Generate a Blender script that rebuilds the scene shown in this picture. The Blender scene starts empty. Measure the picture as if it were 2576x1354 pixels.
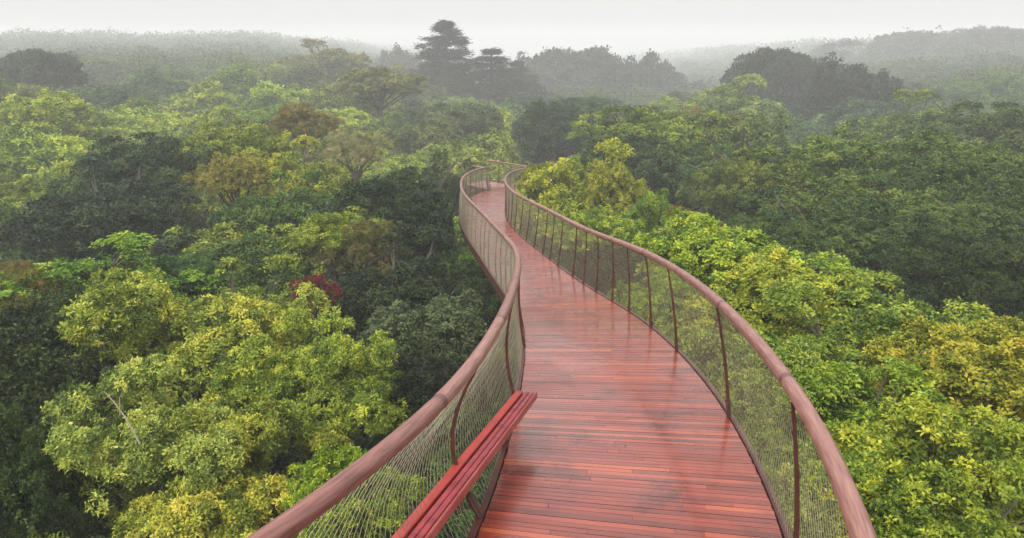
import bpy, math, random
import numpy as np
from mathutils import Vector, Matrix
sc = bpy.context.scene
R = math.radians
# ------------------------------------------------------------------ camera, sky, sun, exposure
F, CX, CY, HY = 1839.0, 1288.0, 677.0, 105.0          # pixels of a 2576-wide view of the photograph
PITCH = math.atan((CY - HY) / F)
CAMZ = 22.0
cam = bpy.data.cameras.new('camera'); camo = bpy.data.objects.new('camera', cam); sc.collection.objects.link(camo)
camo.location = (0, 0, CAMZ); camo.rotation_euler = (math.pi/2 - PITCH, 0, 0)
cam.sensor_width = 36; cam.lens = 36*F/2576; cam.clip_start = 0.05; cam.clip_end = 3000
sc.camera = camo
SUN_EL, SUN_ROT = R(58), R(215)
w = bpy.data.worlds.new("World"); sc.world = w; w.use_nodes = True
nt = w.node_tree; bg = nt.nodes['Background']
sky = nt.nodes.new('ShaderNodeTexSky'); sky.sky_type = 'NISHITA'; sky.sun_disc = False
sky.sun_elevation = SUN_EL; sky.sun_rotation = SUN_ROT; sky.dust_density = 6; sky.air_density = 1.5
hsv = nt.nodes.new('ShaderNodeHueSaturation'); hsv.inputs['Saturation'].default_value = 0.03; hsv.inputs['Value'].default_value = 1.0
nt.links.new(sky.outputs[0], hsv.inputs['Color']); mixs = nt.nodes.new('ShaderNodeMix'); mixs.data_type = 'RGBA'; mixs.inputs[0].default_value = 0.55; mixs.inputs[7].default_value = (4.7, 4.72, 4.76, 1)   # overcast veil
nt.links.new(hsv.outputs[0], mixs.inputs[6]); nt.links.new(mixs.outputs[2], bg.inputs['Color'])
bg.inputs['Strength'].default_value = 0.15
sl = bpy.data.lights.new('sun', 'SUN'); sl.energy = 1.5; sl.angle = R(25); sl.color = (1.0, 0.965, 0.90)
so = bpy.data.objects.new('sun', sl); sc.collection.objects.link(so)
sd = Vector((math.sin(SUN_ROT)*math.cos(SUN_EL), math.cos(SUN_ROT)*math.cos(SUN_EL), math.sin(SUN_EL)))   # towards the sun
so.rotation_euler = sd.to_track_quat('Z', 'Y').to_euler()
sc.view_settings.view_transform = 'Standard'; sc.view_settings.look = 'None'
sc.view_settings.exposure = 0.8; sc.view_settings.gamma = 1
sc.cycles.use_denoising = True
sc.cycles.max_bounces = 8; sc.cycles.diffuse_bounces = 3; sc.cycles.glossy_bounces = 3
sc.cycles.transmission_bounces = 4; sc.cycles.volume_bounces = 4
HAZE = 0.0021
# traced walkway: centre line control points (x, y, z below the camera), half widths rail L/R, deck L/R
KN = [[-0.208, 0.928, -2.563], [0.664, 2.941, -2.842], [1.083, 6.479, -3.343], [1.12, 10.445, -4.072], [0.668, 13.669, -4.687], [-0.064, 18.032, -5.144], [-0.749, 22.338, -5.684], [-1.124, 26.513, -6.106], [-1.162, 29.924, -6.393], [-0.857, 32.525, -6.646], [-0.427, 34.545, -6.86], [-0.152, 36.036, -7.057], [-0.273, 37.296, -7.251], [-0.827, 38.557, -7.404], [-1.713, 40.125, -7.484], [-2.854, 41.385, -7.619]]
WD = [[0.961, 0.953, 1.029, 1.006, 0.815, 0.75, 0.74, 0.793, 0.85, 0.891, 0.924, 0.931, 0.965, 0.996, 1.002, 0.998], [0.937, 0.867, 0.823, 0.837, 0.877, 0.91, 0.855, 0.849, 0.875, 0.9, 0.934, 0.96, 0.982, 1.003, 1.006, 0.992], [0.865, 0.914, 0.964, 0.86, 0.822, 0.777, 0.77, 0.839, 0.9, 0.86, 0.845, 0.84, 0.841, 0.841, 0.843, 0.846], [0.856, 0.935, 1.042, 0.929, 0.796, 0.724, 0.728, 0.825, 0.868, 0.855, 0.85, 0.852, 0.846, 0.835, 0.84, 0.843]]
rng = np.random.default_rng(7); random.seed(7)
# ------------------------------------------------------------------ helpers
def tag(o, label=None, cat=None, group=None, kind=None):
    if label: o['label'] = label
    if cat: o['category'] = cat
    if group: o['group'] = group
    if kind: o['kind'] = kind
    return o
def empty(name, loc):
    o = bpy.data.objects.new(name, None); sc.collection.objects.link(o); o.location = loc
    o.empty_display_size = 0.3
    return o
def link(name, me, mat, parent=None):
    o = bpy.data.objects.new(name, me); sc.collection.objects.link(o)
    if mat and not me.materials: me.materials.append(mat)
    if parent: o.parent = parent
    return o
def mesh_np(name, V, Fq, tint=None, uv=None, smooth=False):
    """V (n,3), Fq (m,k) constant k per face"""
    V = np.ascontiguousarray(V, np.float32); Fq = np.ascontiguousarray(Fq, np.int32)
    m, k = Fq.shape
    me = bpy.data.meshes.new(name)
    me.vertices.add(len(V)); me.vertices.foreach_set('co', V.ravel())
    me.loops.add(m*k); me.loops.foreach_set('vertex_index', Fq.ravel())
    me.polygons.add(m); me.polygons.foreach_set('loop_start', np.arange(0, m*k, k, dtype=np.int32))
    me.polygons.foreach_set('use_smooth', np.full(m, bool(smooth)))
    me.update(calc_edges=True)
    if tint is not None:
        a = me.attributes.new('tint', 'FLOAT', 'FACE'); a.data.foreach_set('value', np.asarray(tint, np.float32))
    if uv is not None:
        l = me.uv_layers.new(name='UVMap'); l.data.foreach_set('uv', np.asarray(uv, np.float32).ravel())
    return me
class MB:
    """collects quads of several shapes into one mesh (one part)"""
    def __init__(s): s.V=[]; s.F=[]; s.T=[]; s.U=[]; s.n=0
    def add(s, V, Fq, tint=0.5, uv=None):
        V=np.asarray(V,float); Fq=np.asarray(Fq,int)
        s.V.append(V); s.F.append(Fq+s.n); s.n+=len(V)
        s.T.append(np.broadcast_to(np.asarray(tint,float),(len(Fq),)).copy())
        s.U.append(np.zeros((len(Fq),4,2)) if uv is None else uv)
    def tube(s, P, r, k=8, tint=0.5, squash=1.0):
        P=np.asarray(P,float); n=len(P); r=np.broadcast_to(np.asarray(r,float),(n,))
        T=np.gradient(P,axis=0); T/=np.linalg.norm(T,axis=1)[:,None]+1e-12
        ref=np.where(np.abs(T[:,2:3])>.9,[[1.,0,0]],[[0,0,1.]])
        A=np.cross(T,ref); A/=np.linalg.norm(A,axis=1)[:,None]; B=np.cross(A,T)
        a=np.linspace(0,2*np.pi,k,endpoint=False)
        V=P[:,None]+r[:,None,None]*(A[:,None]*np.cos(a)[None,:,None]+B[:,None]*np.sin(a)[None,:,None]*squash)
        V=V.reshape(-1,3); i=np.arange(n-1)[:,None]*k; j=np.arange(k)[None]; j2=(j+1)%k
        Fq=np.stack([i+j,i+j2,i+k+j2,i+k+j],-1).reshape(-1,4)
        L=np.r_[0,np.cumsum(np.linalg.norm(np.diff(P,axis=0),axis=1))]
        u0=np.broadcast_to(L[:-1,None],(n-1,k)); u1=np.broadcast_to(L[1:,None],(n-1,k)); v0=np.broadcast_to(j/k,(n-1,k)); v1=np.broadcast_to((j+1)/k,(n-1,k))
        uv=np.stack([np.stack([u0,v0],-1),np.stack([u0,v1],-1),np.stack([u1,v1],-1),np.stack([u1,v0],-1)],2).reshape(-1,4,2)
        if np.ndim(tint)==1: tint=np.repeat(np.asarray(tint)[:-1],k)
        s.add(V,Fq,tint,uv)
        if k==3: return
        # caps as degenerate quads fans
        for e,(q,flip) in enumerate(((0,1),(n-1,0))):
            c=P[q]; Vc=np.vstack([V[q*k:(q+1)*k],c]); Fc=[]
            for t in range(0,k,2):
                f=[t,(t+1)%k,(t+2)%k,k]; Fc.append(f[::-1] if flip==0 else f)
            s.add(Vc,Fc)
    def sweep(s, rings, tint=0.5, cap=True):
        """rings (n,k,3) closed cross-sections joined along n"""
        rings=np.asarray(rings,float); n,k,_=rings.shape
        i=np.arange(n-1)[:,None]*k; j=np.arange(k)[None]; j2=(j+1)%k
        Fq=np.stack([i+j,i+j2,i+k+j2,i+k+j],-1).reshape(-1,4)
        c=rings.mean(1); L=np.r_[0,np.cumsum(np.linalg.norm(np.diff(c,axis=0),axis=1))]
        u0=np.broadcast_to(L[:-1,None],(n-1,k)); u1=np.broadcast_to(L[1:,None],(n-1,k)); v0=np.broadcast_to(j*0.1,(n-1,k)); v1=v0+.1
        uv=np.stack([np.stack([u0,v0],-1),np.stack([u0,v1],-1),np.stack([u1,v1],-1),np.stack([u1,v0],-1)],2).reshape(-1,4,2)
        s.add(rings.reshape(-1,3),Fq,tint,uv)
        if cap and k==4:
            s.add(rings[0],[[3,2,1,0]]); s.add(rings[-1],[[0,1,2,3]])
    def build(s, name, mat, parent=None, smooth=False):
        return link(name, mesh_np(name,np.vstack(s.V),np.vstack(s.F),np.concatenate(s.T),np.concatenate(s.U).reshape(-1,2),smooth), mat, parent)
def mat(name): 
    m=bpy.data.materials.new(name); m.use_nodes=True
    return m, m.node_tree, m.node_tree.nodes['Principled BSDF']
def N(nt, t, **kw):
    n=nt.nodes.new(t)
    for k,v in kw.items(): setattr(n,k,v)
    return n
def ramp(nt, stops):
    r=N(nt,'ShaderNodeValToRGB'); e=r.color_ramp.elements
    while len(e)<len(stops): e.new(0.5)
    for i,(p,c) in enumerate(stops): e[i].position=p; e[i].color=(*c,1)
    return r
# ------------------------------------------------------------------ materials
def leaf_mat(name, rough=0.45, trans=0.22, hue=0.055, val=0.95):
    m,nt,b=mat(name); L=nt.links
    oi=N(nt,'ShaderNodeObjectInfo'); at=N(nt,'ShaderNodeAttribute',attribute_name='tint')
    h=N(nt,'ShaderNodeHueSaturation')
    mr=N(nt,'ShaderNodeMapRange'); mr.inputs[3].default_value=0.5+hue*.8; mr.inputs[4].default_value=0.5-hue*.6
    mv=N(nt,'ShaderNodeMapRange'); mv.inputs[3].default_value=1-val*.75; mv.inputs[4].default_value=1+val*.85
    L.new(at.outputs['Fac'],mr.inputs[0]); L.new(at.outputs['Fac'],mv.inputs[0])
    L.new(mr.outputs[0],h.inputs['Hue']); L.new(mv.outputs[0],h.inputs['Value']); L.new(oi.outputs['Color'],h.inputs['Color'])
    L.new(h.outputs[0],b.inputs['Base Color']); b.inputs['Roughness'].default_value=rough
    b.inputs['Specular IOR Level'].default_value=0.22
    tr=N(nt,'ShaderNodeBsdfTranslucent'); mx=N(nt,'ShaderNodeMixShader'); mx.inputs[0].default_value=trans
    L.new(h.outputs[0],tr.inputs['Color']); L.new(b.outputs[0],mx.inputs[1]); L.new(tr.outputs[0],mx.inputs[2])
    L.new(mx.outputs[0],nt.nodes['Material Output'].inputs['Surface'])
    return m
M_leaf=leaf_mat('leaf'); M_needle=leaf_mat('needle',0.6,0.15,0.02,0.7)
M_bark,nt_,b_=mat('bark'); 
nz=N(nt_,'ShaderNodeTexNoise'); nz.inputs['Scale'].default_value=6; r_=ramp(nt_,[(.3,(.05,.04,.03)),(.7,(.15,.125,.10))]); nt_.links.new(nz.outputs[0],r_.inputs[0]); nt_.links.new(r_.outputs[0],b_.inputs['Base Color']); b_.inputs['Roughness'].default_value=.85
# ground: dark leaf litter and moss
M_ground,nt_,b_=mat('forest_floor')
tc=N(nt_,'ShaderNodeTexCoord'); nz=N(nt_,'ShaderNodeTexNoise'); nz.inputs['Scale'].default_value=.5; nz.inputs['Detail'].default_value=8
nt_.links.new(tc.outputs['Object'],nz.inputs['Vector'])
r_=ramp(nt_,[(.3,(.018,.016,.010)),(.5,(.02,.03,.012)),(.7,(.035,.05,.018))]); nt_.links.new(nz.outputs[0],r_.inputs[0]); nt_.links.new(r_.outputs[0],b_.inputs['Base Color']); b_.inputs['Roughness'].default_value=.95
# wet hardwood planks, each plank its own tone
M_plank,nt_,b_=mat('wet_red_planks'); L=nt_.links
at=N(nt_,'ShaderNodeAttribute',attribute_name='tint'); uvn=N(nt_,'ShaderNodeUVMap'); mp=N(nt_,'ShaderNodeMapping'); mp.inputs['Scale'].default_value=(3.0,70,1)
L.new(uvn.outputs[0],mp.inputs[0]); nz=N(nt_,'ShaderNodeTexNoise'); nz.inputs['Scale'].default_value=1; nz.inputs['Detail'].default_value=5; L.new(mp.outputs[0],nz.inputs['Vector'])
nb=N(nt_,'ShaderNodeTexNoise'); nb.inputs['Scale'].default_value=1.1; nb.inputs['Detail'].default_value=4; tco=N(nt_,'ShaderNodeTexCoord'); L.new(tco.outputs['Object'],nb.inputs['Vector'])
ma=N(nt_,'ShaderNodeMath',operation='MULTIPLY_ADD'); ma.inputs[1].default_value=.45; L.new(nz.outputs[0],ma.inputs[0])
mb=N(nt_,'ShaderNodeMath',operation='MULTIPLY_ADD'); mb.inputs[1].default_value=.62; mb.inputs[2].default_value=-.16; L.new(at.outputs['Fac'],mb.inputs[0]); L.new(mb.outputs[0],ma.inputs[2])
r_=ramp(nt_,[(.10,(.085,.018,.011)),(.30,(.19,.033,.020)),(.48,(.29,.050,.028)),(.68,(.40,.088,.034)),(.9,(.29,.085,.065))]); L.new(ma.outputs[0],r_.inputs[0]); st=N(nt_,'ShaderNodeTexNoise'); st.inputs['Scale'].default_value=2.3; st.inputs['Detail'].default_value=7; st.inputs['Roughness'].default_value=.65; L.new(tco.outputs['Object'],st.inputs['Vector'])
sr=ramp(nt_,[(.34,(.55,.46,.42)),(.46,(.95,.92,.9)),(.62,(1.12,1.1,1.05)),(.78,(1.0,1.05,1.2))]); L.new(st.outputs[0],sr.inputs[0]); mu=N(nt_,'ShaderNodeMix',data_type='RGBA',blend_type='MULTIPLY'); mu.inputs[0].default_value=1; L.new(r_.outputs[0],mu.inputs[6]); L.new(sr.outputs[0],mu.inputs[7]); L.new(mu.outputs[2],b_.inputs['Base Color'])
rr=N(nt_,'ShaderNodeMapRange'); rr.inputs[1].default_value=.35; rr.inputs[2].default_value=.65; rr.inputs[3].default_value=.16; rr.inputs[4].default_value=.42; L.new(nb.outputs[0],rr.inputs[0]); L.new(rr.outputs[0],b_.inputs['Roughness'])
b_.inputs['Specular IOR Level'].default_value=.6; b_.inputs['Coat Weight'].default_value=.38; b_.inputs['Coat Roughness'].default_value=.13
# handrail timber
M_rail,nt_,b_=mat('damp_rail_timber'); L=nt_.links
at=N(nt_,'ShaderNodeAttribute',attribute_name='tint'); uvn=N(nt_,'ShaderNodeUVMap'); mp=N(nt_,'ShaderNodeMapping'); mp.inputs['Scale'].default_value=(5,18,1)
L.new(uvn.outputs[0],mp.inputs[0]); nz=N(nt_,'ShaderNodeTexNoise'); nz.inputs['Scale'].default_value=1; nz.inputs['Detail'].default_value=6; L.new(mp.outputs[0],nz.inputs['Vector'])
ma=N(nt_,'ShaderNodeMath',operation='MULTIPLY_ADD'); ma.inputs[1].default_value=.55; L.new(at.outputs['Fac'],ma.inputs[0]); L.new(nz.outputs[0],ma.inputs[2])
r_=ramp(nt_,[(.5,(.12,.046,.040)),(.68,(.20,.082,.068)),(.82,(.26,.115,.092)),(1,(.33,.17,.13))]); L.new(ma.outputs[0],r_.inputs[0]); L.new(r_.outputs[0],b_.inputs['Base Color'])
b_.inputs['Roughness'].default_value=.38
bp=N(nt_,'ShaderNodeBump'); bp.inputs['Strength'].default_value=.2; bp.inputs['Distance'].default_value=.003; L.new(nz.outputs[0],bp.inputs['Height']); L.new(bp.outputs[0],b_.inputs['Normal'])
def paint(name,c1,c2,rough,metal=0,scale=5):
    m,nt,b=mat(name); n=N(nt,'ShaderNodeTexNoise'); n.inputs['Scale'].default_value=scale; n.inputs['Detail'].default_value=6
    t=N(nt,'ShaderNodeTexCoord'); nt.links.new(t.outputs['Object'],n.inputs['Vector'])
    r=ramp(nt,[(.35,c1),(.65,c2)]); nt.links.new(n.outputs[0],r.inputs[0]); nt.links.new(r.outputs[0],b.inputs['Base Color'])
    b.inputs['Roughness'].default_value=rough; b.inputs['Metallic'].default_value=metal
    return m
M_steel=paint('dark_red_steel',(.055,.016,.012),(.10,.028,.02),.45)
M_wire=paint('net_cable',(.24,.21,.14),(.34,.30,.20),.55,.2)
M_bred=paint('bench_orange_red',(.27,.018,.014),(.38,.034,.024),.42)
M_bcrim=paint('bench_crimson',(.19,.014,.020),(.33,.035,.045),.38,0,9)
M_bedge=paint('bench_edge',(.28,.045,.04),(.38,.08,.065),.4)
# ------------------------------------------------------------------ walkway path
NKN=len(KN); MS=600
def bspl(K,M=MS):
    K=np.asarray(K,float); n=len(K); t=np.linspace(0,n-1-1e-9,M); i=t.astype(int); u=(t-i)[:,None]
    Kp=np.vstack([2*K[0]-K[1],K,2*K[-1]-K[-2],2*K[-1]-K[-2]])
    a,b,c,d=Kp[i],Kp[i+1],Kp[i+2],Kp[i+3]
    return ((1-u)**3*a+(3*u**3-6*u**2+4)*b+(-3*u**3+3*u**2+3*u+1)*c+u**3*d)/6
PC=bspl(KN); PW=bspl(np.array(WD).T)       # centre line of the deck; rail left/right and deck left/right half widths
def ext(PC,PW,back,fwd):
    t0=(PC[0]-PC[6]); t0/=np.linalg.norm(t0); t1=(PC[-1]-PC[-12]); t1/=np.linalg.norm(t1)
    b=np.arange(back,0,-.06)[:,None]; f=np.arange(.06,fwd,.06)[:,None]
    # the far end keeps curving to the left
    t1=t1.copy(); Q=[PC[-1]]; a=math.atan2(t1[1],t1[0])
    for _ in f: 
        a+=.006; Q.append(Q[-1]+np.array([math.cos(a)*.06,math.sin(a)*.06,-.002]))
    return np.vstack([PC[0]+t0*b,PC,np.array(Q[1:])]), np.vstack([np.repeat(PW[:1],len(b),0),PW,np.repeat(PW[-1:],len(f),0)])
S0=3.2
PC,PW=PC[:-22],PW[:-22]
PC,PW=ext(PC,PW,S0,.1)
PC=PC+[0,0,CAMZ]
PT=np.gradient(PC,axis=0); PT[:,2]=0; PT/=np.linalg.norm(PT,axis=1)[:,None]; PN=np.stack([PT[:,1],-PT[:,0],0*PT[:,0]],1)
PS=np.r_[0,np.cumsum(np.linalg.norm(np.diff(PC,axis=0),axis=1))]-S0   # arc length, 0 where the traced part starts
RH=1.12
def at(s):
    s=np.atleast_1d(s); f=lambda A: np.stack([np.interp(s,PS,A[:,i]) for i in range(A.shape[1])],1)
    return f(PC), f(PN), f(PW)
def wall(s,t,side):
    """point on the leaning net surface: t 0 at the deck edge, 1 at the handrail"""
    c,n,w=at(s); sg=-1 if side=='L' else 1; i=0 if side=='L' else 1
    t=np.broadcast_to(np.asarray(t,float),(len(c),))[:,None]
    lat=w[:,2+i:3+i]+.035+(w[:,i:i+1]-w[:,2+i:3+i]-.035)*t+np.sin(np.pi*t)*(.02 if side=='R' else .035+.17*np.clip((6.8-np.atleast_1d(s)[:,None])/4,0,1))
    return c+n*lat*sg+np.array([0,0,1.])*(RH*t-.03)
SMAX=PS[-1]-.1; SMIN=PS[0]+.1
bridge=empty('canopy_walkway',tuple(PC[60])); binv=-np.array(PC[60])
tag(bridge,'narrow curving red timber walkway with net sides and round handrails, winding away through the treetops','footbridge')
def bpart(mb,name,m,smooth=False):
    mb.V=[v+binv for v in mb.V]; return mb.build(name,m,bridge,smooth)
# deck planks
mb=MB(); s=SMIN
while s<SMAX-.1:
    a,b=s,s+.0555
    c,n,ww=at([a,b]); z=rng.uniform(-.0025,.0025); tl=rng.normal(0,.0006)
    L0=-float(ww[0,2])-rng.uniform(0,.008); R0=float(ww[0,3])+rng.uniform(0,.008); cuts=[L0]+sorted(rng.uniform(L0+.25,R0-.25,rng.integers(0,3)))+[R0]
    up=np.array([0,0,1.])
    for l,r in zip(cuts[:-1],cuts[1:]):
        A=c+n*(l+.001); B=c+n*(r-.001); z=rng.uniform(-.0012,.0012)
        top=[A[0]+up*z,B[0]+up*z,B[1]+up*z,A[1]+up*z]; bot=[p-up*.032 for p in top]
        W=r-l; tn=np.clip(rng.normal(.5,.17),0,1); o=rng.uniform(0,50,2)
        q=np.array([[0,0],[W,0],[W,.055],[0,.055]])+o
        uv=np.zeros((6,4,2)); uv[0]=q; uv[1:]=q
        mb.add(np.array(top+bot),[[0,1,2,3],[7,6,5,4],[4,5,1,0],[6,7,3,2],[5,6,2,1],[7,4,0,3]],tn,uv)
    s+=.0605
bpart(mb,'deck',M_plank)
# edge beams
SS=np.arange(SMIN,SMAX,.25)
for side in 'LR':
    c,n,ww=at(SS); sg=-1 if side=='L' else 1; i=2 if side=='L' else 3
    e=ww[:,i:i+1]; up=np.array([0,0,1.]); mb=MB()
    rg=np.stack([c+n*sg*(e+.012)+up*.012,c+n*sg*(e+.062)+up*.012,c+n*sg*(e+.062)-up*.19,c+n*sg*(e+.012)-up*.19],1)
    mb.sweep(rg); bpart(mb,'edge_beam',M_steel)
# underframe: spine tube and ribs
mb=MB(); c,n,ww=at(SS); mb.tube(c-[0,0,.55],.14,12)
for s in np.arange(SMIN+.3,SMAX-.3,1.5):
    c,n,ww=at([s]); c=c[0]; n=n[0]; w=ww[0]
    mb.tube([c-n*w[2]-[0,0,.10],c-n*.4-[0,0,.34],c-[0,0,.42],c+n*.4-[0,0,.34],c+n*w[3]-[0,0,.10]],.04,6)
bpart(mb,'underframe',M_steel)
# handrails
for side in 'LR':
    sf=np.arange(SMIN,SMAX,.06); P=wall(sf,1.0,side)+[0,0,.03]
    seg=np.floor((sf+3+(.9 if side=='L' else 0))/2.05).astype(int); tn=rng.uniform(.38,.62,seg.max()+1)[seg]
    rad=np.full(len(sf),.043); jn=np.r_[False,np.diff(seg)>0]; rad[jn]=.0405; tn[jn]=-.5
    mb=MB(); mb.tube(P,rad,16,tn); bpart(mb,'handrail',M_rail,True)
# posts: curved flat ribs
def post(s,side):
    mb=MB(); tt=np.linspace(-.1,.985,9); P=np.vstack([wall([s],t,side) for t in tt])
    c,n,ww=at([s]); c2,_,_=at([s+.05]); T=(c2-c)[0]; T/=np.linalg.norm(T); sg=-1 if side=='L' else 1; n=n[0]*sg
    P=P-n*.02
    wd=np.interp(tt,[0,1],[.017,.009])[:,None]
    rg=np.stack([P-T*.005-n*wd,P-T*.005+n*wd,P+T*.005+n*wd,P+T*.005-n*wd],1)
    mb.sweep(rg); mb.sweep(np.stack([P[1:3]-T*.05-n*.012,P[1:3]-T*.05+n*.004,P[1:3]+T*.05+n*.004,P[1:3]+T*.05-n*.012],1)); bpart(mb,'post',M_steel)
POSTS=[-1.9,.6,3.0,5.41,7.83,9.2,10.41,11.4,12.42,13.3,14.12,15.44,16.3,17.08]+list(np.arange(18.2,SMAX-.3,1.2))
for s in POSTS:
    if s<SMAX: post(s,'R'); post(s+(.2 if s<10 else 0),'L')
# nets: woven diamond cable mesh
def net(side):
    dz=.072; nb=9; tt=np.linspace(0.0,.985,nb); ks=np.arange(SMIN,SMAX-.6,dz); allP=[]
    for sgn in (1,-1):
        for k in ks:
            s=k+(0 if sgn>0 else .55)+sgn*tt*.55+ (.012*np.sin(np.arange(nb)*2.1+k*7))
            allP.append(s)
    S=np.array(allP); P=wall(S.ravel(),np.tile(tt,len(S)),side).reshape(len(S),nb,3)
    T=np.gradient(P,axis=1); T/=np.linalg.norm(T,axis=2)[...,None]
    A=np.cross(T,[0.3,.9,.1]); A/=np.linalg.norm(A,axis=2)[...,None]; B=np.cross(A,T); r=.0018
    ang=np.array([0,2.094,4.189]); V=P[:,:,None]+r*(A[:,:,None]*np.cos(ang)[:,None]+B[:,:,None]*np.sin(ang)[:,None])
    w_,n_,k_=V.shape[:3]; base=(np.arange(w_)[:,None,None]*n_+np.arange(n_-1)[None,:,None])*3; j=np.arange(3)[None,None]; j2=(j+1)%3
    Fq=np.stack([base+j,base+j2,base+3+j2,base+3+j],-1).reshape(-1,4)
    mb=MB(); mb.add(V.reshape(-1,3),Fq)
    sf=np.arange(SMIN,SMAX,.12); mb.tube(wall(sf,.02,side),.005,5); mb.tube(wall(sf,.955,side),.005,5)
    bpart(mb,'net',M_wire)
for side in 'LR': net(side)
# bench along the left edge
def bp_(s,lat,h):
    c,n,_=at([s]); return c[0]+n[0]*lat+np.array([0,0,h])
bA_f,bA_o=bp_(4.85,-.735,.37),bp_(4.85,-.915,.37); bB_f,bB_o=bp_(.3,-.89,.37),bp_(.3,-1.07,.37)
bench=empty('bench',tuple((bA_f+bB_f)/2-[0,0,.37])); bo=-np.array(bench.location)
tag(bench,'long narrow red slatted bench along the left side of the walkway, below the handrail','bench')
def bpartb(name,f0,f1,z0,z1,m,s0=0.,s1=1.,bev=.006):
    A=lambda s,f,z:(bA_f*(1-s)+bB_f*s)*(1-f)+(bA_o*(1-s)+bB_o*s)*f+np.array([0,0,z])
    rings=[]
    for s in np.linspace(s0,s1,14):
        e=bev/.2; rings.append([A(s,f0+e,z1),A(s,f1-e,z1),A(s,f1,z1-bev),A(s,f1,z0),A(s,f0,z0),A(s,f0,z1-bev)])
    rings=np.array(rings)+bo; mb=MB(); mb.sweep(rings,cap=False)
    for q in (0,-1):
        r=rings[q]; mb.add(r,[[0,1,2,5],[5,2,3,4]] if q else [[5,2,1,0],[4,3,2,5]])
    return mb.build(name,m,bench)
bpartb('seat_board',.66,1.0,-.03,.012,M_bred); bpartb('seat_board',.38,.58,-.03,.004,M_bcrim); bpartb('seat_board',.14,.36,-.03,.003,M_bcrim)
bpartb('front_edge',-.02,.08,-.05,.012,M_bedge)
bpartb('seat_frame',.1,.95,-.07,-.034,M_steel)
for q in (.10,.36,.64,.92):
    A=(bA_f*(1-q)+bB_f*q); B=(bA_o*(1-q)+bB_o*q); T=(bB_f-bA_f)/np.linalg.norm(bB_f-bA_f)
    zd=at([4.85-4.55*q])[0][0][2]
    mb=MB(); P0=A*.25+B*.75; 
    ring=lambda p,z:[np.array([p[0],p[1],z])-T*.012,np.array([p[0],p[1],z])+T*.012,np.array([p[0],p[1],z])+T*.012+(B-A)*.25,np.array([p[0],p[1],z])-T*.012+(B-A)*.25]
    mb.sweep(np.array([ring(P0,zd+.003),ring(P0,P0[2]-.068)])+bo); mb.build('leg',M_steel,bench)
# ------------------------------------------------------------------ terrain
def Tz(x,y):
    """height of the general canopy (camera at CAMZ)"""
    x=np.asarray(x,float); y=np.asarray(y,float); d=np.hypot(x,y)
    z=np.interp(d,[0,7,10,20,30,45,70,100,150,260,500,1000,1400],[-4.3,-4.4,-4.6,-5.3,-6.1,-6.8,-7.0,-7.2,-9.5,-16,-24,-38,-50])
    sm=np.clip((d-22)/60,0,1); sm=sm*sm*(3-2*sm)
    z=z+np.minimum(.17*np.maximum(0,-x-8)*sm,np.clip(.055*d-1.8,1,25))+np.minimum(.13*np.maximum(0,x-45)*sm,np.clip(.055*d-2.5,1,22))
    z=z+.7*np.sin(x*.11+1.3)*np.cos(y*.09)*np.clip(d/30,0,1)
    return z+CAMZ
def Gz(x,y): return Tz(x,y)-7.2
gx=np.concatenate([-np.geomspace(1200,60,14)[:-1],np.linspace(-60,60,49),np.geomspace(60,1200,14)[1:]]); gy=np.concatenate([-np.geomspace(600,40,8)[:-1],np.linspace(-40,140,73),np.geomspace(140,1400,14)[1:]])
X,Y=np.meshgrid(gx,gy); Z=Gz(X,Y)+.25*np.sin(X*.9)*np.sin(Y*.7+1)
nX=len(gx); nY=len(gy); ii=(np.arange(nY-1)[:,None]*nX+np.arange(nX-1)[None]).ravel()
g=link('ground',mesh_np('ground',np.stack([X,Y,Z],-1).reshape(-1,3),np.stack([ii,ii+1,ii+1+nX,ii+nX],-1),smooth=True),M_ground); tag(g,kind='structure')
# ------------------------------------------------------------------ tree meshes (unit crowns, radius about 1)
def leaves(C,Nn,seed,k,ll,lw,tint,up=.35,spread=1.0):
    """rosettes of k leaves at C facing Nn; returns verts, faces, tint"""
    r=np.random.default_rng(seed); n=len(C)
    Nn=Nn/np.linalg.norm(Nn,axis=1)[:,None]
    ref=r.normal(size=(n,3)); A=np.cross(Nn,ref); A/=np.linalg.norm(A,axis=1)[:,None]; B=np.cross(Nn,A)
    ph=r.uniform(0,6.28,(n,1))+np.arange(k)[None]*(2.4)+r.normal(0,.3,(n,k))
    D=A[:,None]*np.cos(ph)[...,None]+B[:,None]*np.sin(ph)[...,None]
    lift=r.uniform(.0,.9,(n,k,1)); D=D*spread+Nn[:,None]*lift; D/=np.linalg.norm(D,axis=2)[...,None]
    L=ll*r.uniform(.6,1.25,(n,k,1)); Wd=lw*r.uniform(.7,1.2,(n,k,1))
    base=C[:,None]+D*L*.25+r.normal(0,ll*.25,(n,k,3)); tip=base+D*L-Nn[:,None]*L*.15
    S=np.cross(D,Nn[:,None]+r.normal(0,.35,(n,k,3))); S/=np.linalg.norm(S,axis=2)[...,None]+1e-9
    mid=base+D*L*.45+Nn[:,None]*L*.06
    V=np.stack([base,mid+S*Wd*.5,tip,mid-S*Wd*.5],2).reshape(-1,3)
    m=n*k; Fq=np.arange(m*4).reshape(m,4)
    t=np.repeat(tint,k)+r.normal(0,.10,m)
    return V,Fq,np.clip(t,0,1)
def blobs(seed,nb,flat=1.0,rb=.36,low=-.35,irregular=.12):
    r=np.random.default_rng(seed); i=np.arange(nb)+.5; z=1-(1-low)*i/nb; ph=i*2.39996+r.uniform(0,6)
    rr=np.sqrt(1-z*z); D=np.stack([rr*np.cos(ph),rr*np.sin(ph),z],1)+r.normal(0,.10,(nb,3))
    c=D*(.68+r.normal(0,irregular,(nb,1)))*[1,1,.75*flat]; R_=rb*r.uniform(.62,1.2,nb)
    return c,R_
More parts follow.
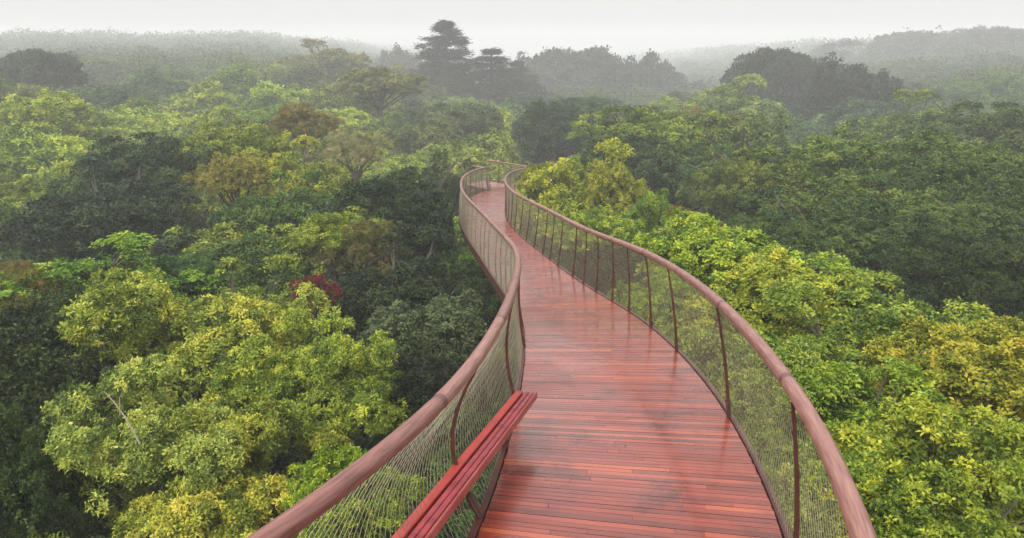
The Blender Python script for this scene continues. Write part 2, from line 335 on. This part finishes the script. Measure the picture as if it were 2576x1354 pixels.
def round_crown(seed,nb=26,ns=900,nr=8,k=7,ll=.045,lw=.024,flat=1.0,rb=.36,low=-.35,irr=.12,sp=.06):
    """blobs carry sprays, sprays carry rosettes, rosettes carry leaves"""
    r=np.random.default_rng(seed+99); c,Rb=blobs(seed,nb,flat,rb,low,irr)
    bt=r.uniform(.25,.75,nb); pw=Rb**2; idx=r.choice(nb,int(ns*3.2),p=pw/pw.sum())
    d=r.normal(size=(len(idx),3)); d/=np.linalg.norm(d,axis=1)[:,None]
    out=c[idx]/(np.linalg.norm(c[idx],axis=1)[:,None]+1e-6); d=d+out*.5+[0,0,.3]; d/=np.linalg.norm(d,axis=1)[:,None]
    rad=Rb[idx]*np.where(r.random(len(idx))<.8,r.uniform(.85,1.1,len(idx)),r.uniform(.5,.85,len(idx)))
    rad*=np.where(r.random(len(idx))<.1,r.uniform(1.1,1.45,len(idx)),1)
    P=c[idx]+d*rad[:,None]*[1,1,.85]
    keep=d[:,2]>-.3
    for b in range(nb):
        q=(P-c[b])/[1,1,.85]; keep&=(np.linalg.norm(q,axis=1)>Rb[b]*.74)|(idx==b)
    P=P[keep][:ns]; d=d[keep][:ns]; idx=idx[keep][:ns]; n=len(P)
    st=.5+(bt[idx]-.5)*.75+r.normal(0,.22,n)               # tone of each spray
    R_=sp*r.uniform(.55,1.35,n)
    m=np.maximum(3,(nr*(R_/sp)**1.6).astype(int)); j=np.repeat(np.arange(n),m)
    e=r.normal(size=(len(j),3)); e/=np.linalg.norm(e,axis=1)[:,None]; e=e+d[j]*.55+[0,0,.35]; e/=np.linalg.norm(e,axis=1)[:,None]
    Q=P[j]+e*R_[j][:,None]*r.uniform(.45,1.05,(len(j),1))*[1,1,.8]
    T0=st[j]+r.normal(0,.09,len(j))
    # sparse inner foliage keeps the crown from being hollow; darker tint paints in shade
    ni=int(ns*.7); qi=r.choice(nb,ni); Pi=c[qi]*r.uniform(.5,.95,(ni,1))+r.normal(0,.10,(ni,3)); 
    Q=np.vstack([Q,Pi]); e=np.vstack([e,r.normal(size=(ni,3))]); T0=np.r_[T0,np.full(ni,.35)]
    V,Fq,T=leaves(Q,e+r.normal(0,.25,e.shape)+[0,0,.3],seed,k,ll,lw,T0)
    return V,Fq,T,c
def trunk_mesh(c,seed,H=2.3,r0=.085):
    r=np.random.default_rng(seed); mb=MB(); zc=0
    P=np.array([[0,0,-H],[.03,.02,-H*.66],[-.03,.03,-H*.33],[0,0,-.35]])+r.normal(0,.02,(4,3)); P[0]=[0,0,-H]
    t=np.linspace(0,1,10); PP=np.stack([np.interp(t,[0,.33,.66,1],P[:,i]) for i in range(3)],1)
    mb.tube(PP,np.interp(t,[0,.08,1],[r0*1.5,r0,r0*.55]),8)
    for q in c[r.permutation(len(c))[:16]]:
        a=PP[r.integers(6,10)]; m=(a+q)/2+[0,0,-.05]+r.normal(0,.04,3); u=np.linspace(0,1,7)[:,None]
        B=(1-u)**2*a+2*u*(1-u)*m+u*u*(q*1.08); mb.tube(B,np.linspace(r0*.42,r0*.09,7),5)
        for _ in range(2):
            e=q*1.02+r.normal(0,.13,3); mb.tube([B[4],(B[4]+e)/2+r.normal(0,.02,3),e],[r0*.16,r0*.1,r0*.05],4)
    return mb
def conifer_crown(seed,tiers=15,H=3.2,n=7000,broad=1.0):
    r=np.random.default_rng(seed); C=[];Nn=[];T=[];ends=[]
    for i in range(tiers):
        f=i/(tiers-1); z=-.9*H*(1-f)*.72+.28*H*f*.6; z=-H*.62+H*.95*f
        R_=(1-f)**.85*broad*r.uniform(.78,1.1)+.08
        nbr=max(4,int(9*(1-f)+4)); a0=r.uniform(0,6.28)
        for j in range(nbr):
            a=a0+j*6.283/nbr+r.normal(0,.2); L=R_*r.uniform(.65,1.12); dirr=np.array([math.cos(a),math.sin(a)]); z=-H*.62+H*.95*min(1,f+r.normal(0,.18)/tiers)
            m=int(n/tiers/nbr*(1.5-f)); u=r.uniform(.12,1,m)**.7; wv=r.normal(0,1,m)*.16*L*(1.15-u)+r.normal(0,.02,m)
            x=dirr[0]*L*u-dirr[1]*wv; y=dirr[1]*L*u+dirr[0]*wv
            zz=z+.12*L*u-.26*L*u*u+r.normal(0,.035,m)+.04*np.sin(u*9+j)
            C.append(np.stack([x,y,zz],1)); Nn.append(np.stack([dirr[0]*.3+0*x,dirr[1]*.3+0*x,1+0*x],1)); T.append(np.clip(r.normal(.5,.1)+.25*(u-.5)+r.normal(0,.1,m),0,1))
            ends.append((a,L,z))
    V,Fq,Tn=leaves(np.vstack(C),np.vstack(Nn),seed,6,.075,.022,np.concatenate(T))
    mb=MB(); mb.tube([[0,0,-H*1.05],[0.01,0,-H*.4],[0,0,H*.3]],[.09,.06,.012],7)
    for a,L,z in ends[::1]:
        mb.tube([[0,0,z-.03],[math.cos(a)*L*.5,math.sin(a)*L*.5,z+.02],[math.cos(a)*L*.95,math.sin(a)*L*.95,z-.05]],[.02,.012,.004],4)
    return V,Fq,Tn,mb
PROTO={}
def proto(kind,data,trunk):
    V,Fq,T=data; cm=mesh_np(kind+'_crown',V,Fq,T); cm.materials.append(M_needle if kind.startswith('conifer') else M_leaf)
    tm=mesh_np(kind+'_trunk',np.vstack(trunk.V),np.vstack(trunk.F)); tm.materials.append(M_bark)
    PROTO[kind]=(cm,tm,data,float(V[:,2].max()))
for i in range(4):
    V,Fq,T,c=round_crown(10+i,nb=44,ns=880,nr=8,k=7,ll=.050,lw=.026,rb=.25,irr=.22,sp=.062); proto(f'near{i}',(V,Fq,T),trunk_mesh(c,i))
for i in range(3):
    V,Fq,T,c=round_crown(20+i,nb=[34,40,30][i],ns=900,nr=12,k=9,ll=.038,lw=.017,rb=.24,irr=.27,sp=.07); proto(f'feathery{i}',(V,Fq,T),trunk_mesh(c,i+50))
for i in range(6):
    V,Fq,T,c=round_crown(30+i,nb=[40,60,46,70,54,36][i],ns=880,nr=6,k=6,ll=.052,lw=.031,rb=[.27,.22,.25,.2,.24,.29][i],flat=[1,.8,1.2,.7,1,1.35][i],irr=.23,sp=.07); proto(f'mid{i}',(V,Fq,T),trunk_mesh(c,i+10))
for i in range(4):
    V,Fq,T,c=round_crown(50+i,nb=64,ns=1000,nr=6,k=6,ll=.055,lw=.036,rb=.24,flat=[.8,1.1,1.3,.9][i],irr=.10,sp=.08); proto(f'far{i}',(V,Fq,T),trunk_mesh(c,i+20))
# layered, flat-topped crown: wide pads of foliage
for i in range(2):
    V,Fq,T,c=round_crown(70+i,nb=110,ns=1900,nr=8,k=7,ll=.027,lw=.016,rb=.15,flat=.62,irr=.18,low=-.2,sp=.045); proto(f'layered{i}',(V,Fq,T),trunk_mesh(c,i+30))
for i in range(2):
    V,Fq,T,mb_=conifer_crown(80+i,tiers=[17,13][i],broad=[1.25,1.5][i]); proto(f'conifer{i}',(V,Fq,T),mb_)
# sparse twiggy crown
V,Fq,T,c=round_crown(95,nb=30,ns=520,nr=7,k=6,ll=.045,lw=.02,rb=.27,irr=.2,sp=.06); proto('sparse0',(V,Fq,T),trunk_mesh(c,95,r0=.07))
# ------------------------------------------------------------------ placing
def ray(u,v,dist):
    dx=(u-CX)/F; dv=-(v-CY)/F; d=np.array([dx,math.cos(PITCH)+dv*math.sin(PITCH),-math.sin(PITCH)+dv*math.cos(PITCH)])
    return d*dist/np.hypot(d[0],d[1])+[0,0,CAMZ]
def project(p):
    x,y,z=p[0],p[1],p[2]-CAMZ; d=y*math.cos(PITCH)-z*math.sin(PITCH); v=y*math.sin(PITCH)+z*math.cos(PITCH)
    return (CX+F*x/d, CY-F*v/d) if d>.3 else (9e9,9e9)
PLACED=[]
def corridor(P):
    """points that would poke into the walkway"""
    bad=np.zeros(len(P),bool); lo=PC[::6]
    for i0 in range(0,len(P),20000):
        Q=P[i0:i0+20000]; d=(Q[:,None,:2]-lo[None,:,:2]); k=(d**2).sum(2).argmin(1); dd=np.linalg.norm(Q[:,:2]-lo[k][:,:2],axis=1)
        h=Q[:,2]-lo[k][:,2]; bad[i0:i0+20000]=(dd<1.22)&(h>-.9)
    return bad
def tree(kind,top,r,color,label,name='tree',cat='tree',rz=None,rot=None,group=None):
    cm,tm,data,ztop=PROTO[kind]; rz=rz or r; rot=random.uniform(0,6.28) if rot is None else rot
    x,y,zt=top; cz=zt-rz*ztop; gz=float(Gz(x,y))
    root=empty(name,(x,y,gz)); tag(root,label,cat,group)
    Vv=data[0]; cs,sn=math.cos(rot),math.sin(rot); sc_=np.array([r,r,rz]); ok=True
    dmin=np.hypot(PC[:,0]-x,PC[:,1]-y).min()
    me=cm
    if dmin<r*1.35+1.3:
        Q=Vv*sc_; Q=np.stack([Q[:,0]*cs-Q[:,1]*sn+x,Q[:,0]*sn+Q[:,1]*cs+y,Q[:,2]+cz],1); Fc=data[1]; bad=corridor(Q[Fc[:,0]])|corridor(Q[Fc[:,2]])
        if bad.any():
            if bad.mean()>.75: bpy.data.objects.remove(root); return None
            keep=np.flatnonzero(~bad); V2=Vv.reshape(-1,4,3)[keep].reshape(-1,3); me=mesh_np('crown',V2,np.arange(len(keep)*4).reshape(-1,4),data[2][keep]); me.materials.append(cm.materials[0])
    cr=bpy.data.objects.new('crown',me); sc.collection.objects.link(cr); cr.parent=root; cr.location=(0,0,cz-gz); cr.scale=(r,r,rz); cr.rotation_euler=(0,0,rot); cr.color=(color[0]*.9,color[1]*.9,color[2]*.68,1)
    tme=tm
    if not kind.startswith('conifer'):
        n_=len(tm.vertices); tv=np.empty(n_*3,np.float32); tm.vertices.foreach_get('co',tv); tv=tv.reshape(-1,3); low=tv[:,2]<-.35
        tv[low,2]=-.35+(tv[low,2]+.35)*(((cz-gz)/rz-.35)/1.95); tme=tm.copy(); tme.name='trunk'; tme.vertices.foreach_set('co',tv.ravel()); tme.update()
    H=2.3 if not kind.startswith('conifer') else 3.36
    tr=bpy.data.objects.new('trunk',tme); sc.collection.objects.link(tr); tr.parent=root; tr.rotation_euler=(0,0,rot)
    tr.location=(0,0,cz-gz); tr.scale=(r,r,rz)
    if dmin<2.2: tr.scale=(r*.35,r*.35,rz*.98)
    PLACED.append((x,y,r)); return root
YG=(.25,.27,.035); LIME=(.20,.29,.025); GOLD=(.42,.32,.03); OLIVE=(.13,.16,.028); MID=(.07,.11,.022); DARK=(.035,.06,.016); BLUE=(.045,.07,.03); RUST=(.26,.13,.03); TAN=(.32,.24,.15); RED=(.30,.035,.025); GREY=(.06,.075,.055); DOLIVE=(.075,.09,.03)
# hero trees: kind, u, v of the top, distance, crown radius, vertical radius, colour, label
G_Y='yellow-green trees in the near left'; G_R='bright trees hugging the right handrail'; G_C='dark conifers standing out of the mist'; G_F='trees of the surrounding forest'; G_G='grey tree silhouettes in the fog'
HERO=[
 # large yellow tree, near left (three crowns)
 ('feathery0',440,665,13.0,2.0,2.0,(.34,.38,.07),'yellow-green feathery tree in the near left, the farthest of three, just below the teal tree',G_Y),
 ('feathery1',800,815,10.6,1.4,1.5,(.30,.37,.06),'yellow-green leafy tree in the near left, closest to the left handrail',G_Y),
 ('feathery2',320,925,9.6,1.35,1.5,(.33,.39,.10),'pale yellow-green tree in the near left, pale bare branch showing in its crown',G_Y),
 ('feathery0',570,1070,8.3,1.4,1.5,(.36,.38,.065),'yellow leafy tree at the bottom left edge of the photo, beside the handrail end',G_Y),
 ('near1',850,1130,7.2,.75,.9,LIME,'small lime green bush against the lower left net',G_Y),
 ('mid5',1120,398,36,1.5,1.6,DARK,'dark green tree behind the far bend, hiding the end of the walkway',G_F),
 ('mid2',1190,425,42,2.2,1.8,MID,'mid green tree closing off the far end of the walkway',G_F),
 ('near3',40,760,13.5,1.7,1.8,DARK,'dark green shadowed tree at the left edge, above the bottom corner',G_F),
 ('near0',200,690,16.5,1.8,1.8,(.05,.085,.02),'deep green tree at the left, just above the yellow-green trees',G_F),
 ('near2',-10,1040,9.0,.8,1.2,(.045,.075,.02),'dark green tree in the bottom left corner of the photo',G_F),
 # right-hand wall of bright foliage
 ('near0',1820,560,15.5,2.0,1.5,(.24,.33,.035),'lime and yellow rounded tree behind the middle of the right handrail',G_R),
 ('near1',2010,650,13.0,1.7,1.4,(.30,.34,.04),'bright yellow-green tree right of the handrail, second from the walkway bend',G_R),
 ('near3',2280,720,12.0,1.7,1.4,(.22,.29,.045),'fresh green tree on the right, in front of the dark layered woodland',G_R),
 ('near2',2520,790,10.5,1.35,1.2,(.31,.31,.035),'yellow-tinged tree at the right edge of the photo, halfway down',G_R),
 ('near2',1620,690,13.0,1.0,1.1,(.20,.30,.04),'light green bush seen through the upper right net beside the deck',G_R),
 ('near0',1900,830,9.6,1.25,1.3,(.20,.28,.05),'light green tree just outside the right handrail where it steepens',G_R),
 ('near1',2200,920,9.0,1.45,1.3,(.21,.30,.035),'lush green tree on the right, below the fresh green one',G_R),
 ('near3',1830,960,8.0,.85,1.0,(.24,.32,.06),'small pale green bush pressed against the lower right net',G_R),
 ('near2',2480,1010,7.8,1.2,1.2,(.26,.31,.035),'yellow speckled green tree at the right edge of the photo, low down',G_R),
 ('near0',2080,1130,6.6,.95,1.1,(.17,.26,.04),'mid green leafy bush beside the near end of the right handrail',G_R),
 ('near3',2330,1180,6.2,1.0,1.1,(.24,.30,.035),'green and yellow bush in the bottom right corner of the photo',G_R),
 ('near1',1990,1200,5.6,.55,.9,(.27,.33,.09),'tiny pale bush behind the bottom of the right net',G_R),
 # right of the far end of the walkway
 ('mid0',1450,345,29,2.5,2.6,(.27,.31,.03),'bright yellow-green rounded tree right of the far bend of the walkway','bright trees by the far bend'),
 ('mid1',1370,405,31,1.2,1.6,(.28,.29,.025),'small lemon green tree touching the far bend of the handrail','bright trees by the far bend'),
 ('mid4',1545,395,27,1.3,2.0,(.27,.29,.04),'slightly peach-tinged tree just right of the bright yellow-green rounded one','bright trees by the far bend'),
 ('mid2',1640,465,24,1.15,1.5,(.17,.27,.025),'vivid lime green bushy tree above the middle of the right handrail','bright trees by the far bend'),
 ('mid3',1480,520,22,1.4,1.1,(.22,.30,.03),'green tree with red tips above the right handrail, under the bright rounded one','bright trees by the far bend'),
 ('mid2',1760,520,21,.8,1.0,(.16,.10,.035),'small reddish-brown bush above the middle of the right handrail','bright trees by the far bend'),
 # right background
 ('layered0',2180,315,34,6.4,4.6,(.10,.155,.028),'broad dark green layered tree filling the right side of the forest','dark layered trees on the right'),
 ('layered1',2480,365,31,4.2,4.0,(.08,.13,.028),'dark green layered tree at the right edge of the photo, a third down','dark layered trees on the right'),
 ('layered0',1960,375,33,3.6,3.2,(.12,.155,.028),'olive layered tree left of the broad dark layered one','dark layered trees on the right'),
 ('layered1',2330,500,24,3.6,2.6,(.065,.11,.025),'deep green layered tree below the broad dark one, above the bright right foliage','dark layered trees on the right'),
 ('layered0',1990,540,22,2.3,2.0,(.065,.11,.025),'deep green tree directly behind the lime and yellow rounded tree','dark layered trees on the right'),
 ('layered1',2540,600,19,2.2,2.0,(.034,.058,.017),'dark green tree low at the right edge, behind the yellow-tinged tree','dark layered trees on the right'),
 ('mid1',1630,262,46,4.0,3.0,(.16,.22,.03),'yellowish green domed tree between the grey fogged crowns and the far bend',G_F),
 ('mid3',1590,330,38,2.8,2.6,(.05,.085,.03),'dark bluish green tree below the yellowish domed tree',G_F),
 ('mid0',1830,180,72,5.0,3.4,(.20,.27,.06),'pale green domed tree rising above the forest right of the grey fogged crowns',G_F),
 ('sparse0',1775,262,52,2.6,2.4,(.20,.15,.045),'orange-brown tree below the pale green domed tree',G_F),
 ('mid4',1850,270,46,3.4,3.2,(.12,.17,.05),'mottled green tree right of the orange-brown tree',G_F),
 ('mid2',2340,225,58,4.4,3.4,(.13,.19,.03),'light green tree in the right distance, right of the dark round silhouette',G_F),
 ('mid3',2500,250,50,4.0,3.2,(.08,.12,.03),'dull green tree at the right edge in the mist',G_F),
 ('far1',2160,140,82,5.0,5.4,(.025,.036,.02),'dark grey rounded tree silhouette in the right mist','grey rounded silhouettes on the right'),
 ('far0',1960,115,92,5.0,5.6,(.035,.048,.026),'tall grey-green tree silhouette left of the dark rounded one','grey rounded silhouettes on the right'),
 ('far2',2050,160,88,4.0,4.4,(.032,.044,.024),'grey tree silhouette squeezed between two rounded ones','grey rounded silhouettes on the right'),
 ('far0',1440,112,98,5.0,6.4,(.032,.044,.026),'grey misty tree right of the tall conifers, left of a pair of silhouettes',G_G),
 ('far1',1590,112,96,5.0,7,(.032,.044,.026),'grey misty tree in the middle of the fogged silhouettes',G_G),
 ('far2',1680,120,94,4.2,7,(.038,.045,.036),'grey misty tree, rightmost of the fogged silhouettes beside the pale green dome',G_G),
 ('far2',1340,150,92,3.4,5,(.06,.075,.05),'faint grey-green tree directly right of the conifers',G_G),
 ('far1',1010,105,108,3.6,6,(.05,.065,.05),'faint grey conical tree left of the tall conifer',G_G),
 # conifers
 ('conifer0',1120,48,74,4.6,3.2,(.030,.042,.026),'tallest dark conifer with layered branches, standing out of the mist in the centre',G_C),
 ('conifer1',1235,118,72,4.8,2.4,(.032,.042,.028),'broader dark conifer with flat branches, right of the tallest one',G_C),
 ('conifer1',1300,150,76,3.8,2.2,(.04,.05,.035),'lower grey conifer, rightmost of the three in the centre mist',G_C),
 # left background
 ('mid1',950,165,78,4.6,3.0,(.17,.18,.05),'tan-brown tree left of the tall conifers',G_F),
 ('mid2',830,95,112,6.5,4,(.20,.20,.07),'pale straw-coloured tree dissolving in fog left of centre',G_F),
 ('mid4',760,255,48,2.0,1.8,(.19,.16,.035),'rust-brown tree in the middle left of the forest',G_F),
 ('sparse0',880,315,40,1.9,1.8,(.28,.27,.13),'pale pinkish tree with sparse dry foliage',G_F),
 ('mid0',720,345,34,2.2,2.0,(.27,.30,.03),'golden green tree below the rust-brown one',G_F),
 ('mid3',590,300,39,2.6,2.0,(.22,.27,.028),'bright yellow-green tree left of the golden green tree',G_F),
 ('mid4',580,385,30,1.3,1.2,(.26,.24,.05),'small orange-tinged tree left of the golden green tree',G_F),
 ('mid2',700,440,27,2.0,1.6,(.08,.15,.028),'fresh green tree under the golden green tree',G_F),
 ('mid0',1030,370,26,2.6,2.2,(.05,.085,.032),'bluish green tree left of the far bend of the walkway',G_F),
 ('mid1',960,440,22,1.8,1.9,(.035,.062,.024),'dark bluish green tree left of the walkway, next to the bluish green one',G_F),
 ('mid3',1090,480,21,1.5,1.9,(.03,.055,.022),'dark green tree against the left handrail bulge',G_F),
 ('sparse0',905,540,18.5,1.0,1.1,(.13,.12,.045),'small brownish sparse tree left of the dark trees by the left handrail',G_F),
 ('mid2',1000,600,17,1.7,1.5,(.03,.05,.02),'very dark green tree halfway down, left of the walkway',G_F),
 ('mid4',1060,745,13.2,1.3,1.1,(.085,.115,.06),'dull grey-green bushy tree beside the left handrail, above the yellow-green trees',G_F),
 ('mid0',1010,850,11.6,.9,.8,(.035,.05,.025),'dark grey-green bush under the dull grey-green tree by the left handrail',G_F),
 ('sparse0',785,688,15.0,.45,.5,(.17,.02,.016),'small dark red bush in the shade left of the walkway',G_F),
 ('mid1',410,640,18,1.0,.9,(.07,.14,.04),'small teal green tree above the near yellow-green trees',G_F),
 ('mid4',70,225,60,4,3,(.26,.33,.03),'yellow-green tree at the left edge, upper quarter',G_F),
 ('far0',90,120,92,3.6,4,(.05,.065,.045),'dark grey-green tree at the upper left edge in the mist',G_F),
 ('mid3',350,330,34,2.6,2.2,(.045,.08,.03),'dark green tree with shadowed side in the left middle',G_F),
 ('mid2',250,400,28,2.6,2.2,(.035,.06,.03),'very dark tree in the left middle beside a shadowed gap',G_F),
 ('mid0',160,610,17,2.0,1.2,(.15,.26,.03),'bright green tree at the left edge, halfway down',G_F),
 ('sparse0',25,655,17,.9,.7,(.15,.12,.03),'small brownish tree at the left edge, halfway down',G_F),
 ('mid1',840,530,19.5,1.1,1.0,(.24,.30,.04),'light green tree in the middle left, near the small brownish tree',G_F),
 ('layered1',2450,60,150,12,8,(.05,.06,.045),'large faint grey tree on the hill at the upper right',G_G),
]
for k,u,v,d,r,rz,col,lab,grp in HERO:
    if d>45: e=(45+(d-45)*1.4)/d; d*=e; r*=e; rz*=e
    if grp==G_G: d*=1.6; r*=2.5; rz*=2.0
    if 'silhouettes' in grp: d*=1.1; r*=1.12; rz*=1.35
    if grp==G_C: d*=1.7; r*=2.5; rz*=1.7
    lab=lab.replace('bush ','tree ').replace('bush,','tree,').replace('bushy','leafy'); p=ray(u,v,d); nm=('conifer' if k[0]=='c' else 'broadleaf_tree'); cat='conifer' if k[0]=='c' else 'tree'
    if 'small' in lab or 'tiny' in lab: nm='small_tree'
    tree(k,p,r,col,lab,nm,cat,rz,group=grp)
br=[o for o in bpy.data.objects if 'pale bare branch' in str(o.get('label',''))][0]; mb=MB(); a,b=ray(262,985,8.75),ray(352,1118,8.35); t_=np.linspace(0,1,8)[:,None]
M_twig=paint('pale_bark',(.22,.19,.13),(.32,.28,.2),.8); mb.tube(a+(b-a)*t_+np.sin(t_*3.1)*[0,.02,.05]-np.array(br.location),np.linspace(.005,.011,8),6); mb.tube(np.array([a*.55+b*.45,a*.8+b*.2+[.10,0,.05],a*.9+b*.1+[.22,0,.12]])-np.array(br.location),[.008,.005,.003],5); mb.build('bare_branch',M_twig,br)
NH=len(PLACED)
# ---- the forest around them
rf=np.random.default_rng(21); PALL=[('mid green',(.10,.165,.028)),('olive green',(.14,.18,.03)),('yellowish green',(.22,.28,.035)),('dark green',(.045,.085,.022)),('dull green',(.09,.115,.04)),('greyish green',(.08,.105,.045))]
PALR=[('mid green',(.065,.125,.028)),('dark green',(.035,.08,.022)),('deep green',(.035,.07,.024)),('olive green',(.10,.13,.025)),('dull green',(.07,.10,.035))]
cand=[]
for (d0,d1,r_,n) in ((4.5,13,1.5,500),(13,26,2.1,900),(26,48,3.0,1500),(48,85,4.4,1500),(85,165,6.6,1500)):
    for _ in range(n):
        d=math.sqrt(rf.uniform(d0*d0,d1*d1)); a=rf.uniform(-.72,.72) if d>9 else rf.uniform(-1.0,1.0); cand.append((d,a,r_*rf.uniform(.75,1.2)))
nf=0; used=set()
FORM=['rounded','bushy','spreading','lumpy','dense','loose','domed','ragged']
for d,a,r in cand:
    x,y=d*math.sin(a),d*math.cos(a)
    if nf>=225: break
    if any((x-q[0])**2+(y-q[1])**2<(.80*(r+q[2])*(.86 if i<NH else 1))**2 for i,q in enumerate(PLACED)): continue
    dm=np.hypot(PC[:,0]-x,PC[:,1]-y); k=dm.argmin(); zt=float(Tz(x,y))+rf.normal(0,.55)*min(1.5,d/25)
    if dm[k]<r+1.3:
        if PS[k]<0 or dm[k]<1.0: continue
        zt=min(zt,PC[k][2]-.9)      # keeps under the deck
    if d<14: zt-=.6
    pal=PALL if x<2 else PALR; cn,col=pal[min(len(pal)-1,int(abs(rf.normal(0,.42))*len(pal)))]
    if d<15 and x<0: cn,col='dark green',(.04,.08,.022)
    jit=rf.uniform(.9,1.35)*(1.15 if x<2 else 1); col=tuple(c*jit for c in col)
    knd=(f'mid{rf.integers(0,6)}' if d<55 else f'far{rf.integers(0,4)}') if d>12 else f'near{rf.integers(0,4)}'
    rz=r*rf.uniform(.75,1.0)
    # would any of its top show in the photograph?
    u,v=project((x,y,zt-rz*.5)); 
    if not(-250<u<2826 and -60<v<1500): continue
    uu=min(99,max(1,round(u/25.76))); vv=min(99,max(1,round(v/13.54)))
    f=FORM[rf.integers(0,8)]
    while (uu,vv) in used: uu+=1
    used.add((uu,vv))
    lab=f'{f} {cn} tree, crown {uu} percent across and {vv} percent down the photo'
    if tree(knd,(x,y,zt),r,col,lab,'broadleaf_tree','tree',rz,group=G_F): nf+=1
print('trees',len(PLACED),'filler',nf)
# ---- undergrowth: low dark shrub layer, one mass
C=[];Nn=[]
r=np.random.default_rng(5); n=42000
d=np.sqrt(r.uniform(3**2,60**2,n))*r.uniform(.4,1,n); a=r.uniform(-.85,.85,n); x=d*np.sin(a); y=d*np.cos(a)
z=Gz(x,y)+1.2+1.1*np.sin(x*.8+np.sin(y*.5)*2)*np.sin(y*.9)+r.normal(0,.25,n)
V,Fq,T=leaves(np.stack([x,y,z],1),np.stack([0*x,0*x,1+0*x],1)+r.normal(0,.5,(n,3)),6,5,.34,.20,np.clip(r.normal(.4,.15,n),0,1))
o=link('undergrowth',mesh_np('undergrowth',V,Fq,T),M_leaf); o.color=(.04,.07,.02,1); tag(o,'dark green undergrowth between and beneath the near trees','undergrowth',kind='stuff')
# ---- far woodland beyond the last single trees
r=np.random.default_rng(6); VV=[];FF=[];TT=[];nn=0
for (ncl,da,db,m,k,ll,lw) in ((520,140,215,300,3,.5,.36),(900,205,420,110,4,.95,.7),(700,400,620,50,4,1.7,1.2),(1500,540,1150,24,4,2.8,2.0)):
    d=da*((db/da)**r.random(ncl)); a=r.uniform(-.8,.8,ncl); x=d*np.sin(a); y=d*np.cos(a); z=Tz(x,y)-5.0; R_=r.uniform(4.5,7.5,ncl)*(d/150)**.5
    idx=np.repeat(np.arange(ncl),m); dd=r.normal(size=(len(idx),3)); dd[:,2]=abs(dd[:,2]); dd/=np.linalg.norm(dd,axis=1)[:,None]
    P=np.stack([x,y,z],1)[idx]+dd*R_[idx][:,None]*[1,1,.8]*r.uniform(.75,1.02,(len(idx),1))
    V,Fq,T=leaves(P,dd+[0,0,.3],8,k,ll,lw,np.clip(r.normal(.5,.08,len(idx))+r.normal(0,.13,ncl)[idx],0,1)); VV.append(V); FF.append(Fq+nn); TT.append(T); nn+=len(V)
o=link('far_woodland',mesh_np('far_woodland',np.vstack(VV),np.vstack(FF),np.concatenate(TT)),M_leaf); o.color=(.065,.09,.03,1); tag(o,'hazy mass of woodland beyond the last distinct trees, fading into the fog','woodland',kind='stuff')
# ---- fog
x0,x1,y0,y1,z0,z1=-1250,1250,-650,1450,float(Z.min())-1.0,CAMZ+16
V=np.array([[x,y,z] for z in (z0,z1) for (x,y) in ((x0,y0),(x1,y0),(x1,y1),(x0,y1))]); mb=MB(); mb.add(V,[[3,2,1,0],[4,5,6,7],[0,1,5,4],[1,2,6,5],[2,3,7,6],[3,0,4,7]])
mm=bpy.data.materials.new('haze'); mm.use_nodes=True; nt=mm.node_tree; nt.nodes.clear(); out=N(nt,'ShaderNodeOutputMaterial'); pv=N(nt,'ShaderNodeVolumePrincipled')
pv.inputs['Color'].default_value=(.97,.975,.985,1); pv.inputs['Density'].default_value=HAZE; pv.inputs['Anisotropy'].default_value=0.0; nt.links.new(pv.outputs[0],out.inputs['Volume'])
hz=mb.build('haze',mm); tag(hz,kind='stuff'); hz['label']='pale even fog over the forest'
